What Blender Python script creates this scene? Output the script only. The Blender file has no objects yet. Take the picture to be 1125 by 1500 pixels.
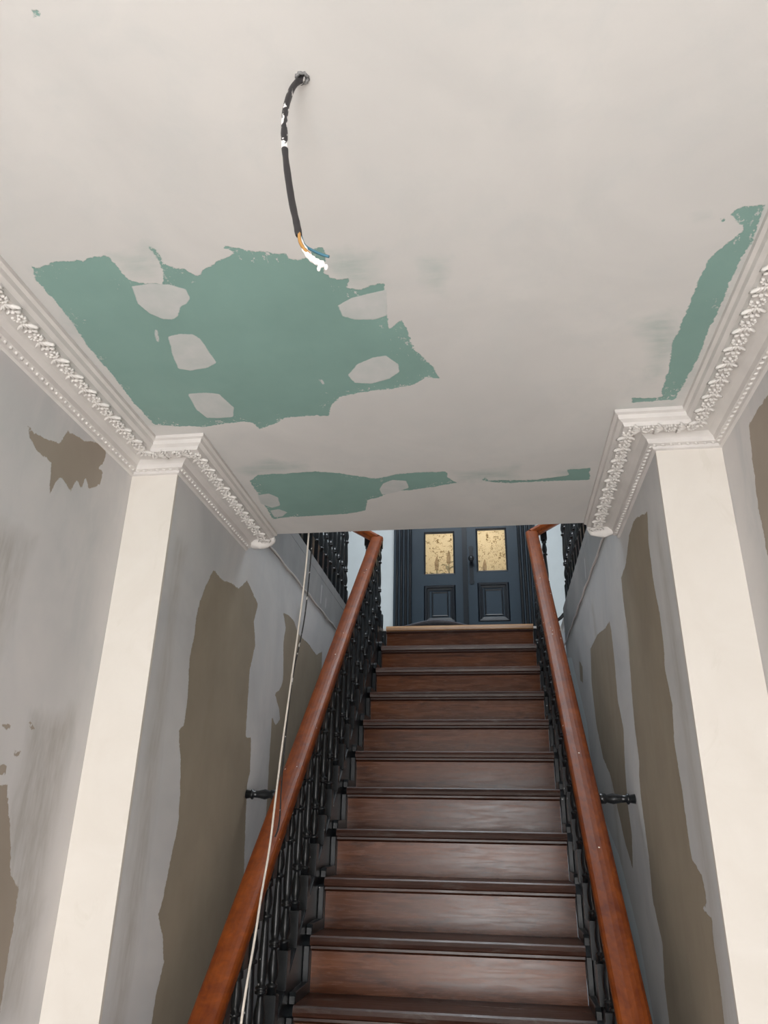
import bpy, bmesh, math, random
import numpy as np
from mathutils import Matrix, Vector, noise as mnoise
random.seed(7)
S = bpy.context.scene
COL = S.collection
# ---------------------------------------------------------------- camera, world, light, exposure
cam_d = bpy.data.cameras.new('camera')
cam = bpy.data.objects.new('camera', cam_d); COL.objects.link(cam)
cam_d.sensor_fit = 'VERTICAL'; cam_d.sensor_height = 36.0; cam_d.lens = 25.922
cam_d.clip_start = 0.02
rt = (0.98998425, 0.1400881, 0.0175073); upv = (0.03964953, -0.39490685, 0.91786518); fw = (-0.13549574, 0.90797792, 0.39650599)
cam.matrix_world = Matrix(((rt[0], upv[0], -fw[0], 0), (rt[1], upv[1], -fw[1], 0), (rt[2], upv[2], -fw[2], 1.615), (0, 0, 0, 1)))
S.camera = cam
S.view_settings.view_transform = 'Standard'; S.view_settings.look = 'None'
S.view_settings.gamma = 1.0; S.view_settings.use_curve_mapping = False
S.view_settings.exposure = 0.24
W = bpy.data.worlds.new('sky'); S.world = W; W.use_nodes = True
bg = W.node_tree.nodes['Background']; bg.inputs[0].default_value = (0.80, 0.88, 1.0, 1); bg.inputs[1].default_value = 0.8

def area(name, loc, rot, sx, sy, power, col):
    l = bpy.data.lights.new(name, 'AREA'); l.shape = 'RECTANGLE'; l.size = sx; l.size_y = sy
    l.energy = power; l.color = col
    o = bpy.data.objects.new(name, l); COL.objects.link(o); o.location = loc; o.rotation_euler = rot
    return o
PI = math.pi
area('entrance_daylight', (-0.05, -2.42, 1.12), (PI/2+.10, 0, 0), 1.15, 2.1, 72, (1.0, 0.99, 0.985))       # open front door behind the camera
area('skylight_daylight', (-0.2, 3.9, 5.3), (0, 0, 0), 1.2, 1.6, 48, (0.88, 0.94, 1.0))             # roof light over the stairwell
area('porch_lamp', (-0.2, 6.9, 5.0), (0, 0, 0), 0.8, 0.8, 13, (1.0, 0.95, 0.86))                     # lamp in the room behind the glazed doors

sun_d = bpy.data.lights.new('sun', 'SUN'); sun_d.energy = 12.0; sun_d.angle = 0.01; sun_d.color = (1.0, 0.96, 0.90)
sun = bpy.data.objects.new('sun', sun_d); COL.objects.link(sun); sun.rotation_euler = (math.radians(53), 0, math.radians(8))   # added sun through the doorway; its floor bounce brightens ceiling and walls

# ---------------------------------------------------------------- dimensions
XL, XR, OL, OR = -0.9033, 0.4681, -1.0471, 0.6404
YP, H, YE = 1.8654, 2.6474, 2.5344
G, RISE, D1 = 0.2016, 0.18, 2.8003
SXL, SXR = -0.69, 0.284
LAND = 2.88; WT = 2.70; CURB = 2.94; YD = 5.75
def nosz(y): return 6*RISE + (y - D1)/G*RISE
SL_ = RISE/G
# outlines of bare plasterboard / brown undercoat in metres on each surface
GREEN = [[(-0.884,1.051),(-0.879,1.065),(-0.841,1.052),(-0.777,1.048),(-0.777,1.054),(-0.742,1.045),(-0.716,1.045),(-0.714,1.08),(-0.709,1.118),(-0.677,1.132),(-0.643,1.137),(-0.626,1.105),(-0.622,1.062),(-0.626,1.031),(-0.617,1.039),(-0.614,1.082),(-0.601,1.094),(-0.579,1.101),(-0.567,1.121),(-0.556,1.124),(-0.539,1.104),(-0.507,1.09),(-0.487,1.081),(-0.461,1.068),(-0.481,1.054),(-0.492,1.047),(-0.46,1.053),(-0.431,1.069),(-0.398,1.075),(-0.38,1.085),(-0.366,1.083),(-0.363,1.096),(-0.344,1.104),(-0.324,1.092),(-0.307,1.075),(-0.291,1.076),(-0.289,1.098),(-0.304,1.144),(-0.292,1.164),(-0.275,1.168),(-0.254,1.169),(-0.266,1.195),(-0.239,1.204),(-0.216,1.194),(-0.194,1.19),(-0.187,1.194),(-0.193,1.262),(-0.196,1.339),(-0.166,1.314),(-0.154,1.35),(-0.157,1.394),(-0.14,1.422),(-0.154,1.414),(-0.13,1.458),(-0.109,1.503),(-0.1,1.548),(-0.129,1.542),(-0.176,1.575),(-0.247,1.586),(-0.278,1.587),(-0.324,1.597),(-0.361,1.605),(-0.392,1.643),(-0.412,1.697),(-0.453,1.689),(-0.53,1.693),(-0.578,1.727),(-0.618,1.745),(-0.627,1.71),(-0.648,1.7),(-0.709,1.706),(-0.772,1.715),(-0.838,1.705),(-0.907,1.69),(-0.913,1.585),(-0.907,1.44),(-0.908,1.34),(-0.897,1.214),(-0.897,1.146),(-0.899,1.091),(-0.889,1.069)],[(-0.75,2.067),(-0.71,2.029),(-0.609,2.027),(-0.521,2.024),(-0.448,2.044),(-0.388,2.075),(-0.337,2.095),(-0.273,2.072),(-0.207,2.064),(-0.116,2.069),(-0.113,2.111),(-0.088,2.151),(-0.162,2.175),(-0.243,2.193),(-0.311,2.194),(-0.34,2.232),(-0.396,2.259),(-0.416,2.344),(-0.488,2.368),(-0.588,2.373),(-0.714,2.376),(-0.765,2.39),(-0.757,2.222)],[(0.257,2.094),(0.325,2.09),(0.331,2.175),(0.2,2.171),(0.07,2.17),(0.005,2.151),(-0.004,2.14),(0.005,2.123),(0.018,2.145),(0.156,2.157),(0.266,2.134)],[(0.516,1.069),(0.481,1.069),(0.462,1.076),(0.459,1.084),(0.477,1.101),(0.495,1.123),(0.494,1.134),(0.474,1.162),(0.462,1.181),(0.449,1.2),(0.449,1.233),(0.446,1.269),(0.445,1.337),(0.445,1.411),(0.439,1.467),(0.445,1.515),(0.454,1.593),(0.454,1.641),(0.46,1.699),(0.445,1.701),(0.387,1.696),(0.39,1.719),(0.468,1.715),(0.494,1.718),(0.501,1.668),(0.504,1.592),(0.511,1.517),(0.507,1.429),(0.512,1.35),(0.511,1.277),(0.513,1.202),(0.518,1.161),(0.518,1.122),(0.516,1.077)],[(0.447,1.094),(0.452,1.095),(0.453,1.102),(0.449,1.102)],[(-0.593,0.581),(-0.578,0.584),(-0.586,0.595),(-0.596,0.595)]]
BLOB = [[(-0.71,1.136),(-0.67,1.133),(-0.629,1.141),(-0.602,1.158),(-0.602,1.187),(-0.617,1.204),(-0.635,1.211),(-0.65,1.238),(-0.667,1.251),(-0.69,1.247),(-0.711,1.225),(-0.722,1.189)],[(-0.704,1.309),(-0.673,1.302),(-0.644,1.308),(-0.633,1.326),(-0.629,1.421),(-0.659,1.439),(-0.705,1.446),(-0.732,1.435),(-0.725,1.389)],[(-0.753,1.547),(-0.708,1.546),(-0.671,1.556),(-0.655,1.627),(-0.673,1.673),(-0.708,1.675),(-0.745,1.669),(-0.758,1.628)],[(-0.295,1.247),(-0.261,1.228),(-0.223,1.218),(-0.184,1.21),(-0.194,1.293),(-0.225,1.304),(-0.267,1.299),(-0.291,1.284)],[(-0.322,1.511),(-0.293,1.468),(-0.251,1.445),(-0.218,1.44),(-0.193,1.477),(-0.194,1.511),(-0.223,1.538),(-0.269,1.554),(-0.311,1.546)],[(-0.758,2.18),(-0.717,2.17),(-0.694,2.206),(-0.705,2.271),(-0.739,2.288),(-0.767,2.25)],[(-0.752,2.311),(-0.719,2.302),(-0.695,2.332),(-0.725,2.369),(-0.754,2.372)],[(-0.323,2.132),(-0.289,2.11),(-0.246,2.122),(-0.243,2.174),(-0.29,2.204),(-0.338,2.219),(-0.341,2.177)],[(-0.398,1.521),(-0.39,1.521),(-0.386,1.543),(-0.393,1.545)],[(-0.726,1.281),(-0.719,1.282),(-0.734,1.331),(-0.738,1.32)],[(0.499,1.114),(0.503,1.101),(0.506,1.105),(0.503,1.122)]]
SMEAR = [[(-0.295,1.08),(-0.176,1.094),(-0.186,1.212),(-0.28,1.211),(-0.296,1.147)],[(-0.716,1.045),(-0.626,1.031),(-0.62,1.086),(-0.64,1.137),(-0.709,1.121)],[(-0.1,1.131),(-0.047,1.134),(-0.061,1.259),(-0.103,1.232)],[(-0.11,2.062),(0.11,2.05),(0.113,2.16),(-0.083,2.147)],[(0.196,2.107),(0.314,2.049),(0.325,2.097),(0.264,2.176)],[(0.515,1.077),(0.522,1.078),(0.52,1.224),(0.521,1.488),(0.51,1.72),(0.493,1.71),(0.513,1.511),(0.511,1.277),(0.514,1.129)],[(-0.893,1.063),(-0.907,1.354),(-0.908,1.694),(-0.902,1.603),(-0.891,1.356),(-0.894,1.114)],[(0.386,1.069),(0.426,1.066),(0.439,1.092),(0.394,1.103)],[(-0.774,1.986),(-0.637,1.931),(-0.544,1.986),(-0.609,2.027),(-0.739,2.05)],[(0.334,1.375),(0.412,1.338),(0.46,1.464),(0.431,1.628)],[(0.315,1.733),(0.395,1.717),(0.502,1.717),(0.504,1.688),(0.514,1.756),(0.372,1.766)]]
HL = [[(1.359,2.476),(1.386,2.461),(1.459,2.478),(1.494,2.488),(1.514,2.538),(1.54,2.543),(1.597,2.554),(1.66,2.583),(1.707,2.576),(1.704,2.54),(1.675,2.512),(1.706,2.517),(1.709,2.477),(1.658,2.44),(1.633,2.461),(1.624,2.426),(1.593,2.441),(1.579,2.396),(1.528,2.415),(1.509,2.382),(1.498,2.349),(1.48,2.428),(1.418,2.428),(1.377,2.447)],[(1.484,1.688),(1.569,1.692),(1.613,1.598),(1.643,1.516),(1.687,1.485),(1.693,1.41),(1.697,1.311),(1.708,1.225),(1.63,1.24)],[(1.508,1.809),(1.546,1.815),(1.528,1.804)],[(1.588,1.832),(1.608,1.831),(1.643,1.807),(1.614,1.813)],[(1.565,1.763),(1.592,1.763),(1.584,1.749),(1.571,1.754)],[(1.529,1.729),(1.552,1.729),(1.555,1.71),(1.535,1.711)]]
SL = [[(2.23,2.403),(2.313,2.394),(2.414,2.414),(2.489,2.42),(2.569,2.477),(2.645,2.452),(2.724,2.429),(2.692,2.351),(2.734,2.267),(2.695,2.167),(2.705,2.017),(2.717,1.921),(2.781,1.928),(2.8,1.808),(2.781,1.759),(2.799,1.644),(2.817,1.531),(2.835,1.442),(2.739,1.344),(2.57,1.066),(2.567,0.899),(2.185,0.998),(2.164,1.147),(2.169,1.205),(2.197,1.279),(2.166,1.346),(2.122,1.399),(2.138,1.43),(2.161,1.529),(2.184,1.634),(2.152,1.78),(2.107,1.871),(2.141,1.894),(2.141,1.974),(2.12,2.092),(2.137,2.16),(2.133,2.224),(2.172,2.325)],[(3.086,2.493),(3.169,2.508),(3.276,2.506),(3.35,2.468),(3.484,2.468),(3.591,2.468),(3.747,2.451),(3.879,2.498),(3.894,2.347),(4.071,2.292),(3.559,1.862),(3.17,1.425),(3.012,1.647),(3.055,1.623),(3.046,1.76),(3.031,2.038),(3.097,2.01),(3.153,2.045),(3.129,2.083),(3.049,2.134),(3.108,2.158),(3.142,2.185),(3.158,2.225),(3.124,2.351),(3.126,2.397),(3.143,2.439)]]
SR = [[(2.056,2.479),(2.091,2.4),(2.096,2.264),(2.071,2.177),(2.077,2.083),(2.1,2.038),(2.068,1.93),(2.102,1.848),(2.094,1.762),(2.086,1.735),(2.086,1.722),(2.088,1.616),(2.08,1.563),(2.003,1.532),(1.989,1.48),(2.037,1.46),(1.967,1.446),(1.981,1.394),(1.977,1.32),(1.983,1.245),(1.975,1.195),(2.604,1.054),(2.629,1.117),(2.634,1.215),(2.594,1.321),(2.671,1.434),(2.655,1.557),(2.676,1.732),(2.664,1.804),(2.631,1.835),(2.644,1.944),(2.627,2.054),(2.608,2.127),(2.573,2.244),(2.589,2.361),(2.578,2.45),(2.467,2.462),(2.351,2.525),(2.234,2.533)],[(2.93,2.387),(3.049,2.39),(3.29,2.421),(3.553,2.421),(3.626,2.275),(3.6,2.083),(3.482,1.923),(3.324,1.847),(3.282,1.81),(3.213,1.718),(3.106,1.592),(2.991,1.504),(2.935,1.613),(2.953,1.71),(2.926,1.843),(2.913,1.873),(2.869,1.972),(2.931,2.079),(2.909,2.23),(2.91,2.345)],[(4.045,2.472),(3.922,2.41),(3.963,2.336),(4.074,2.369)]]
SRP = [[(5.321,2.76),(4.404,2.562),(4.129,2.306),(3.944,2.128),(3.895,1.801),(3.291,1.541),(3.01,1.301),(2.883,1.067),(2.831,1.003),(3.238,0.912),(3.362,0.972),(3.693,1.3),(4.09,1.609),(4.402,1.905)]]
HR = [[(1.499,2.529),(1.592,2.533),(1.659,2.531),(1.683,2.436),(1.703,2.338),(1.703,2.251),(1.703,2.184),(1.696,2.101),(1.649,2.049),(1.592,2.115),(1.517,2.134),(1.487,2.242),(1.404,2.325),(1.412,2.424),(1.45,2.464),(1.444,2.511)]]

# ---------------------------------------------------------------- helpers
def put(name, me, mat=None, parent=None):
    o = bpy.data.objects.new(name, me); COL.objects.link(o)
    if mat is not None and len(me.materials) == 0: me.materials.append(mat)
    if parent is not None: o.parent = parent
    return o
def obj(name, bm, mat, parent=None, smooth=False):
    me = bpy.data.meshes.new(name)
    bmesh.ops.recalc_face_normals(bm, faces=bm.faces)
    bm.to_mesh(me); bm.free()
    if smooth:
        me.polygons.foreach_set('use_smooth', [True]*len(me.polygons))
    o = put(name, me, mat, parent)
    return o
def tag(o, label=None, cat=None, group=None, kind=None):
    if label: o['label'] = label
    if cat: o['category'] = cat
    if group: o['group'] = group
    if kind: o['kind'] = kind
    return o
def empty(name, loc, label, cat, group=None, kind=None):
    o = bpy.data.objects.new(name, None); COL.objects.link(o); o.location = loc; o.empty_display_size = 0.1
    return tag(o, label, cat, group, kind)
def child(o, parent):            # parent keeping world placement (parents are unrotated Empties or at the origin)
    o.parent = parent; o.matrix_parent_inverse = Matrix.Translation(-Vector(parent.location)); return o
def box(bm, x0, x1, y0, y1, z0, z1, bev=0.0):
    vs = [bm.verts.new(p) for p in ((x0,y0,z0),(x1,y0,z0),(x1,y1,z0),(x0,y1,z0),(x0,y0,z1),(x1,y0,z1),(x1,y1,z1),(x0,y1,z1))]
    fs = [bm.faces.new([vs[i] for i in f]) for f in ((0,3,2,1),(4,5,6,7),(0,1,5,4),(1,2,6,5),(2,3,7,6),(3,0,4,7))]
    if bev > 0:
        es = list({e for f in fs for e in f.edges})
        bmesh.ops.bevel(bm, geom=es, offset=bev, segments=2, affect='EDGES')
    return vs
def boxobj(name, b, mat, parent=None, bev=0.0):
    bm = bmesh.new(); box(bm, *b, bev); return obj(name, bm, mat, parent)
def lathe(bm, prof, seg=12, c=(0,0), cap=True):
    rings = []
    for r, z in prof:
        rings.append([bm.verts.new((c[0]+r*math.cos(2*PI*i/seg), c[1]+r*math.sin(2*PI*i/seg), z)) for i in range(seg)])
    for a, b in zip(rings, rings[1:]):
        for i in range(seg):
            f = bm.faces.new((a[i], a[(i+1)%seg], b[(i+1)%seg], b[i])); f.smooth = True
    if cap: bm.faces.new(rings[0][::-1]); bm.faces.new(rings[-1])
def tube(bm, pts, r, seg=8, radii=None):
    pts = [Vector(p) for p in pts]; rings = []
    ref = Vector((0.31, 0.2, 0.93))
    for i, p in enumerate(pts):
        t = (pts[min(i+1, len(pts)-1)] - pts[max(i-1, 0)]).normalized()
        a = t.cross(ref)
        if a.length < 1e-3: a = t.cross(Vector((1,0,0)))
        a.normalize(); b = t.cross(a).normalized()
        rr = radii[i] if radii else r
        rings.append([bm.verts.new(p + rr*(math.cos(2*PI*k/seg)*a + math.sin(2*PI*k/seg)*b)) for k in range(seg)])
    for a, b in zip(rings, rings[1:]):
        for k in range(seg):
            f = bm.faces.new((a[k], a[(k+1)%seg], b[(k+1)%seg], b[k])); f.smooth = True
    bm.faces.new(rings[0][::-1]); bm.faces.new(rings[-1])
def spline(pts, n=8):            # Catmull-Rom through the points
    P = [Vector(p) for p in pts]; out = []
    for i in range(len(P)-1):
        p0 = P[max(i-1,0)]; p1 = P[i]; p2 = P[i+1]; p3 = P[min(i+2,len(P)-1)]
        for k in range(n):
            t = k/n
            out.append(0.5*((2*p1)+(p2-p0)*t+(2*p0-5*p1+4*p2-p3)*t*t+(3*p1-p0-3*p2+p3)*t**3))
    out.append(P[-1]); return out
def sweep(bm, prof, path):       # prof: list of (a,b) offsets; path: list of (point, A, B) frames
    rings = [[bm.verts.new(Vector(p)+a*Vector(A)+b*Vector(B)) for a, b in prof] for p, A, B in path]
    n = len(prof)
    for r0, r1 in zip(rings, rings[1:]):
        for i in range(n): bm.faces.new((r0[i], r0[(i+1)%n], r1[(i+1)%n], r1[i]))
    bm.faces.new(rings[0][::-1]); bm.faces.new(rings[-1])
def blobby(bm, c, r, seg=6, rings=4, M=None):
    M = M or Matrix.Identity(3); c = Vector(c)
    top = bm.verts.new(c + M@Vector((0,0,r[2]))); bot = bm.verts.new(c - M@Vector((0,0,r[2]))); R = []
    for j in range(1, rings):
        th = PI*j/rings
        R.append([bm.verts.new(c + M@Vector((r[0]*math.sin(th)*math.cos(2*PI*i/seg), r[1]*math.sin(th)*math.sin(2*PI*i/seg), r[2]*math.cos(th)))) for i in range(seg)])
    fs = []
    for i in range(seg):
        fs.append(bm.faces.new((top, R[0][i], R[0][(i+1)%seg]))); fs.append(bm.faces.new((bot, R[-1][(i+1)%seg], R[-1][i])))
        for a, b in zip(R, R[1:]): fs.append(bm.faces.new((a[i], b[i], b[(i+1)%seg], a[(i+1)%seg])))
    for f in fs: f.smooth = True

# ---------------------------------------------------------------- materials
class N:
    def __init__(s, name):
        s.m = bpy.data.materials.new(name); s.m.use_nodes = True; s.t = s.m.node_tree
        s.b = s.t.nodes['Principled BSDF']; s.out = s.t.nodes['Material Output']
    def n(s, typ, **kw):
        x = s.t.nodes.new(typ)
        for k, v in kw.items():
            if k.startswith('_'): setattr(x, k[1:], v)
            else: s.set(x.inputs[int(k[1:]) if k[0]=='i' and k[1:].isdigit() else k.replace('_',' ')], v)
        return x
    def set(s, inp, v):
        if isinstance(v, bpy.types.NodeSocket): s.t.links.new(v, inp)
        else: inp.default_value = v
    def pos(s, scale=(1,1,1), obj=False):
        src = s.n('ShaderNodeTexCoord').outputs['Object'] if obj else s.n('ShaderNodeNewGeometry').outputs['Position']
        mp = s.n('ShaderNodeMapping', Vector=src); mp.inputs['Scale'].default_value = scale; return mp.outputs[0]
    def noise(s, v, scale, detail=3, rough=.55, dist=0):
        return s.n('ShaderNodeTexNoise', Vector=v, Scale=scale, Detail=detail, Roughness=rough, Distortion=dist).outputs[0]
    def math(s, op, a, b=0.0, c=0.0): return s.n('ShaderNodeMath', _operation=op, i0=a, i1=b, i2=c).outputs[0]
    def rng(s, v, a, b, c=0., d=1.): return s.n('ShaderNodeMapRange', i0=v, i1=a, i2=b, i3=c, i4=d).outputs[0]
    def mix(s, f, a, b):
        x = s.t.nodes.new('ShaderNodeMix'); x.data_type = 'RGBA'
        s.set(x.inputs[0], f)
        for i, v in ((6, a), (7, b)): s.set(x.inputs[i], v if isinstance(v, bpy.types.NodeSocket) else (*v, 1))
        return x.outputs[2]
    def col(s, v): s.set(s.b.inputs['Base Color'], v if isinstance(v, bpy.types.NodeSocket) else (*v, 1))
    def bump(s, h, strength=.2, dist=.002):
        s.set(s.b.inputs['Normal'], s.n('ShaderNodeBump', Strength=strength, Distance=dist, Height=h).outputs[0])
    def attr(s, nm): return s.math('SUBTRACT', s.n('ShaderNodeAttribute', _attribute_name=nm).outputs['Fac'], 1.0)   # stored +1, so a mesh without it reads as far outside

def plaster_mat(name, a, b, expo, blobcol, pale, flecks=0.0):
    m = N(name); v = m.pos()
    big = m.noise(v, 2.2, 4, .6, .6); mid = m.noise(m.pos((1,1,.35)), 9, 4, .6, .4); fine = m.noise(v, 60, 3)
    c = m.mix(m.rng(big, .35, .68), a, b)
    c = m.mix(m.math('MULTIPLY', m.rng(mid, .5, .72), .5), c, blobcol)
    n1 = m.math('MULTIPLY', m.math('SUBTRACT', m.noise(v, 28, 5, .62), .5), .016)
    n2 = m.math('MULTIPLY', m.math('SUBTRACT', m.noise(v, 140, 3, .6), .5), .010)
    jag = m.math('ADD', n1, n2)
    # thin trowelled smears
    sm = m.rng(m.math('ADD', m.attr('smear'), m.math('MULTIPLY', m.math('SUBTRACT', mid, .5), .09)), -.012, .05)
    sm = m.math('MULTIPLY', sm, m.rng(m.noise(m.pos((1,5,1)), 12, 4, .6), .3, .72, .3, .95))
    c = m.mix(m.math('MULTIPLY', sm, .95), c, tuple(.55*e+.45*f for e, f in zip(expo, blobcol)))
    # pale fresh skim
    pl = m.rng(m.math('ADD', m.attr('pale'), n1), -.004, .004)
    c = m.mix(pl, c, pale)
    ex = m.math('ADD', m.attr('expo'), jag)
    exm = m.rng(ex, -.0010, .0010)
    # a few flecks of plaster dragged over the bare surface near its edge
    fl = m.math('MULTIPLY', m.rng(m.math('ADD', m.noise(m.pos((1,.7,1)), 95, 5, .75), m.rng(ex, .0, .07, .10, -.05)), .665, .685), m.rng(ex, .13, .06))
    fl = m.math('MULTIPLY', fl, m.math('MULTIPLY', m.rng(m.noise(v, 5.5, 2), .47, .55), flecks))
    exm = m.math('MULTIPLY', exm, m.math('SUBTRACT', 1, fl))
    tone = m.mix(m.rng(m.noise(v, 5, 3), .3, .7), tuple(x*.93 for x in expo), tuple(x*1.06 for x in expo))
    c2 = m.mix(exm, c, tone)
    bl = m.rng(m.math('ADD', m.attr('blob'), m.math('MULTIPLY', jag, .35)), -.0012, .0012)
    bc = m.mix(m.rng(m.noise(v, 22, 3), .3, .7), tuple(.80*e+.20*f for e, f in zip(blobcol, expo)), blobcol)
    c2 = m.mix(bl, c2, bc)
    m.col(c2); m.set(m.b.inputs['Roughness'], m.rng(mid, .3, .8, .55, .8)); m.b.inputs['Specular IOR Level'].default_value = .3
    h = m.math('ADD', m.math('MULTIPLY', fine, .15), m.math('SUBTRACT', m.math('ADD', m.math('MULTIPLY', mid, .8), m.math('MULTIPLY', bl, .5)), m.math('MULTIPLY', exm, .8)))
    m.bump(h, .35, .002)
    return m.m
GREEN_C = (.235, .375, .335)
M_ceil = plaster_mat('ceiling_plaster', (.68, .665, .645), (.61, .60, .585), GREEN_C, (.60, .605, .595), (.6, .6, .6), 1.0)
M_hall = plaster_mat('hall_wall_plaster', (.68, .655, .645), (.59, .58, .58), (.36, .305, .25), (.52, .535, .54), (.55, .56, .57))
M_stair = plaster_mat('stair_wall_plaster', (.71, .70, .69), (.57, .57, .575), (.35, .30, .23), (.64, .65, .66), (.80, .85, .87))
M_fascia = plaster_mat('grey_skim_plaster', (.38, .375, .37), (.28, .285, .285), (.3, .26, .2), (.42, .43, .43), (.5, .5, .5))

def simple(name, c, rough=.6, spec=.5, var=.08, scale=8, metal=0, bumps=.1, coat=0):
    m = N(name); n = m.noise(m.pos(), scale, 4)
    m.col(m.mix(m.rng(n, .3, .7), tuple(max(0, x*(1-var)) for x in c), tuple(x*(1+var) for x in c)))
    m.b.inputs['Roughness'].default_value = rough; m.b.inputs['Specular IOR Level'].default_value = spec; m.b.inputs['Metallic'].default_value = metal
    m.b.inputs['Coat Weight'].default_value = coat
    if bumps: m.bump(m.noise(m.pos(), 90, 3), bumps, .001)
    return m.m
M_cream = None
def cream():
    m = N('cream_paint'); v = m.pos(); n = m.noise(v, 6, 5, .6, .8)
    st = m.rng(m.noise(m.pos((1,1,.5)), 9, 5, .6, 1.2), .60, .68)
    c = m.mix(m.rng(n, .3, .7), (.70, .655, .595), (.74, .70, .645))
    c = m.mix(m.math('MULTIPLY', st, .30), c, (.61, .57, .495))
    m.col(c); m.b.inputs['Roughness'].default_value = .6; m.bump(m.noise(v, 60, 3), .12, .001); return m.m
M_cream = cream()
M_cornice = simple('cornice_plaster', (.66, .63, .605), .75, .3, .05, 12)
M_orn = simple('ornament_plaster', (.72, .69, .66), .7, .3, .05, 30)
M_white = simple('upper_wall_paint', (.66, .70, .71), .7, .3, .03)
M_warmwall = simple('porch_wall_paint', (.80, .74, .62), .7, .3, .05)

def wood(name, dark, light, sx, rough=(.22, .45), grain=14, worn=None, axis=0, coat=.3, spots=0):
    m = N(name); info = m.n('ShaderNodeObjectInfo').outputs['Random']
    sc = [1,1,1]; sc = [7,7,7]; sc[axis] = .55
    tc = m.n('ShaderNodeTexCoord').outputs['Object']
    off = m.n('ShaderNodeVectorMath', _operation='ADD', i0=tc, i1=m.n('ShaderNodeCombineXYZ', i0=m.math('MULTIPLY', info, 31), i1=m.math('MULTIPLY', info, 17), i2=m.math('MULTIPLY', info, 57)).outputs[0]).outputs[0]
    mp = m.n('ShaderNodeMapping', Vector=off); mp.inputs['Scale'].default_value = sc
    g1 = m.noise(mp.outputs[0], grain, 5, .65, .8); g2 = m.noise(mp.outputs[0], grain*.25, 4, .6, 1.4)
    f = m.math('ADD', m.math('MULTIPLY', g1, .45), m.math('MULTIPLY', g2, .55))
    c = m.mix(m.rng(f, .34, .66), dark, light)
    bri = m.rng(info, 0, 1, .85, 1.18)
    c = m.n('ShaderNodeHueSaturation', Value=bri, Color=c).outputs[0]
    if worn:
        w = m.rng(m.noise(m.n('ShaderNodeMapping', Vector=off, Scale=(2.5, 6, 9)).outputs[0], 3.2, 6, .7, .5), .56, .66)
        c = m.mix(m.math('MULTIPLY', w, .55), c, worn)
    if spots:
        vo = m.n('ShaderNodeTexVoronoi', Vector=m.pos(), Scale=spots, Randomness=1.0)
        sel = m.math('GREATER_THAN', m.n('ShaderNodeSeparateColor', Color=vo.outputs['Color']).outputs[0], .62)
        sp = m.math('MULTIPLY', m.math('LESS_THAN', m.math('ADD', vo.outputs['Distance'], m.math('MULTIPLY', m.noise(m.pos(), 300, 2), .06)), .115), sel)
        c = m.mix(sp, c, (.80, .72, .64))
    m.col(c); m.set(m.b.inputs['Roughness'], m.rng(g1, .3, .7, *rough)); m.b.inputs['Coat Weight'].default_value = coat; m.b.inputs['Coat Roughness'].default_value = .18
    m.bump(f, .12, .001); return m.m
M_riser = wood('riser_wood', (.060, .017, .006), (.195, .064, .022), 0, (.18, .34), 12, (.035, .012, .007), 0, .0)
M_riser.node_tree.nodes['Principled BSDF'].inputs['Specular IOR Level'].default_value = .36
M_tread = wood('tread_wood', (.022, .007, .004), (.062, .020, .009), 0, (.26, .45), 12, (.10, .08, .07), 0, .0)
M_toplip = wood('pale_nosing_wood', (.22, .10, .035), (.42, .23, .095), 0, (.3, .45), 12, None, 0, .2)
M_rail = wood('handrail_wood', (.12, .019, .002), (.30, .068, .006), 0, (.42, .56), 6, None, 1, .0, 26)
M_rail.node_tree.nodes['Principled BSDF'].inputs['Specular IOR Level'].default_value = .32
def black(name, c=(.009, .0105, .012), spots=34, rough=.28):
    m = N(name); vo = m.n('ShaderNodeTexVoronoi', Vector=m.pos(), Scale=spots, Randomness=1.0)
    sel = m.math('GREATER_THAN', m.n('ShaderNodeSeparateColor', Color=vo.outputs['Color']).outputs[0], .88)
    sp = m.math('MULTIPLY', m.math('LESS_THAN', m.math('ADD', vo.outputs['Distance'], m.math('MULTIPLY', m.noise(m.pos(), 250, 2), .10)), .16), sel)
    c0 = m.mix(m.rng(m.noise(m.pos((1,1,.3)), 30, 4), .3, .75), tuple(x*.8 for x in c), tuple(x*1.7 for x in c))
    m.col(m.mix(sp, c0, (.55, .55, .55)) if spots else c0); m.b.inputs['Roughness'].default_value = rough
    m.bump(m.noise(m.pos(), 70, 3), .15, .001); return m.m
M_black = black('black_gloss_paint')
M_door = simple('blue_door_paint', (.017, .033, .050), .42, .5, .06, 6, 0, .06)
M_frame = simple('dark_frame_paint', (.008, .011, .016), .34, .5, .1, 10, 0, .06)
M_iron = simple('black_iron', (.008, .009, .012), .3, .5, .1)
M_dark = simple('hole_shade', (.02, .02, .02), .9)
M_sheath = None
def sheath():
    m = N('black_cable_sheath'); n = m.noise(m.pos((1,1,.6)), 55, 3, .6, .3)
    z = m.n('ShaderNodeSeparateXYZ', Vector=m.n('ShaderNodeNewGeometry').outputs['Position']).outputs[2]
    s = m.math('MULTIPLY', m.rng(n, .53, .56), m.math('GREATER_THAN', z, 2.49))
    m.col(m.mix(s, (.022, .020, .022), (.82, .80, .78))); m.b.inputs['Roughness'].default_value = .45; return m.m
M_sheath = sheath()
M_yel = simple('brown_wire', (.42, .22, .06), .4); M_blue = simple('blue_wire', (.05, .16, .22), .4); M_pw = simple('plaster_caked_wire', (.85, .84, .82), .7)
M_cable = simple('white_cable_sheath', (.72, .66, .58), .45)
M_cord = None
def cord():
    m = N('speckled_dark_cord'); m.col(m.mix(m.rng(m.noise(m.pos(), 55, 2), .62, .66), (.028, .026, .026), (.6, .58, .55))); m.b.inputs['Roughness'].default_value = .6; return m.m
M_cord = cord()
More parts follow.
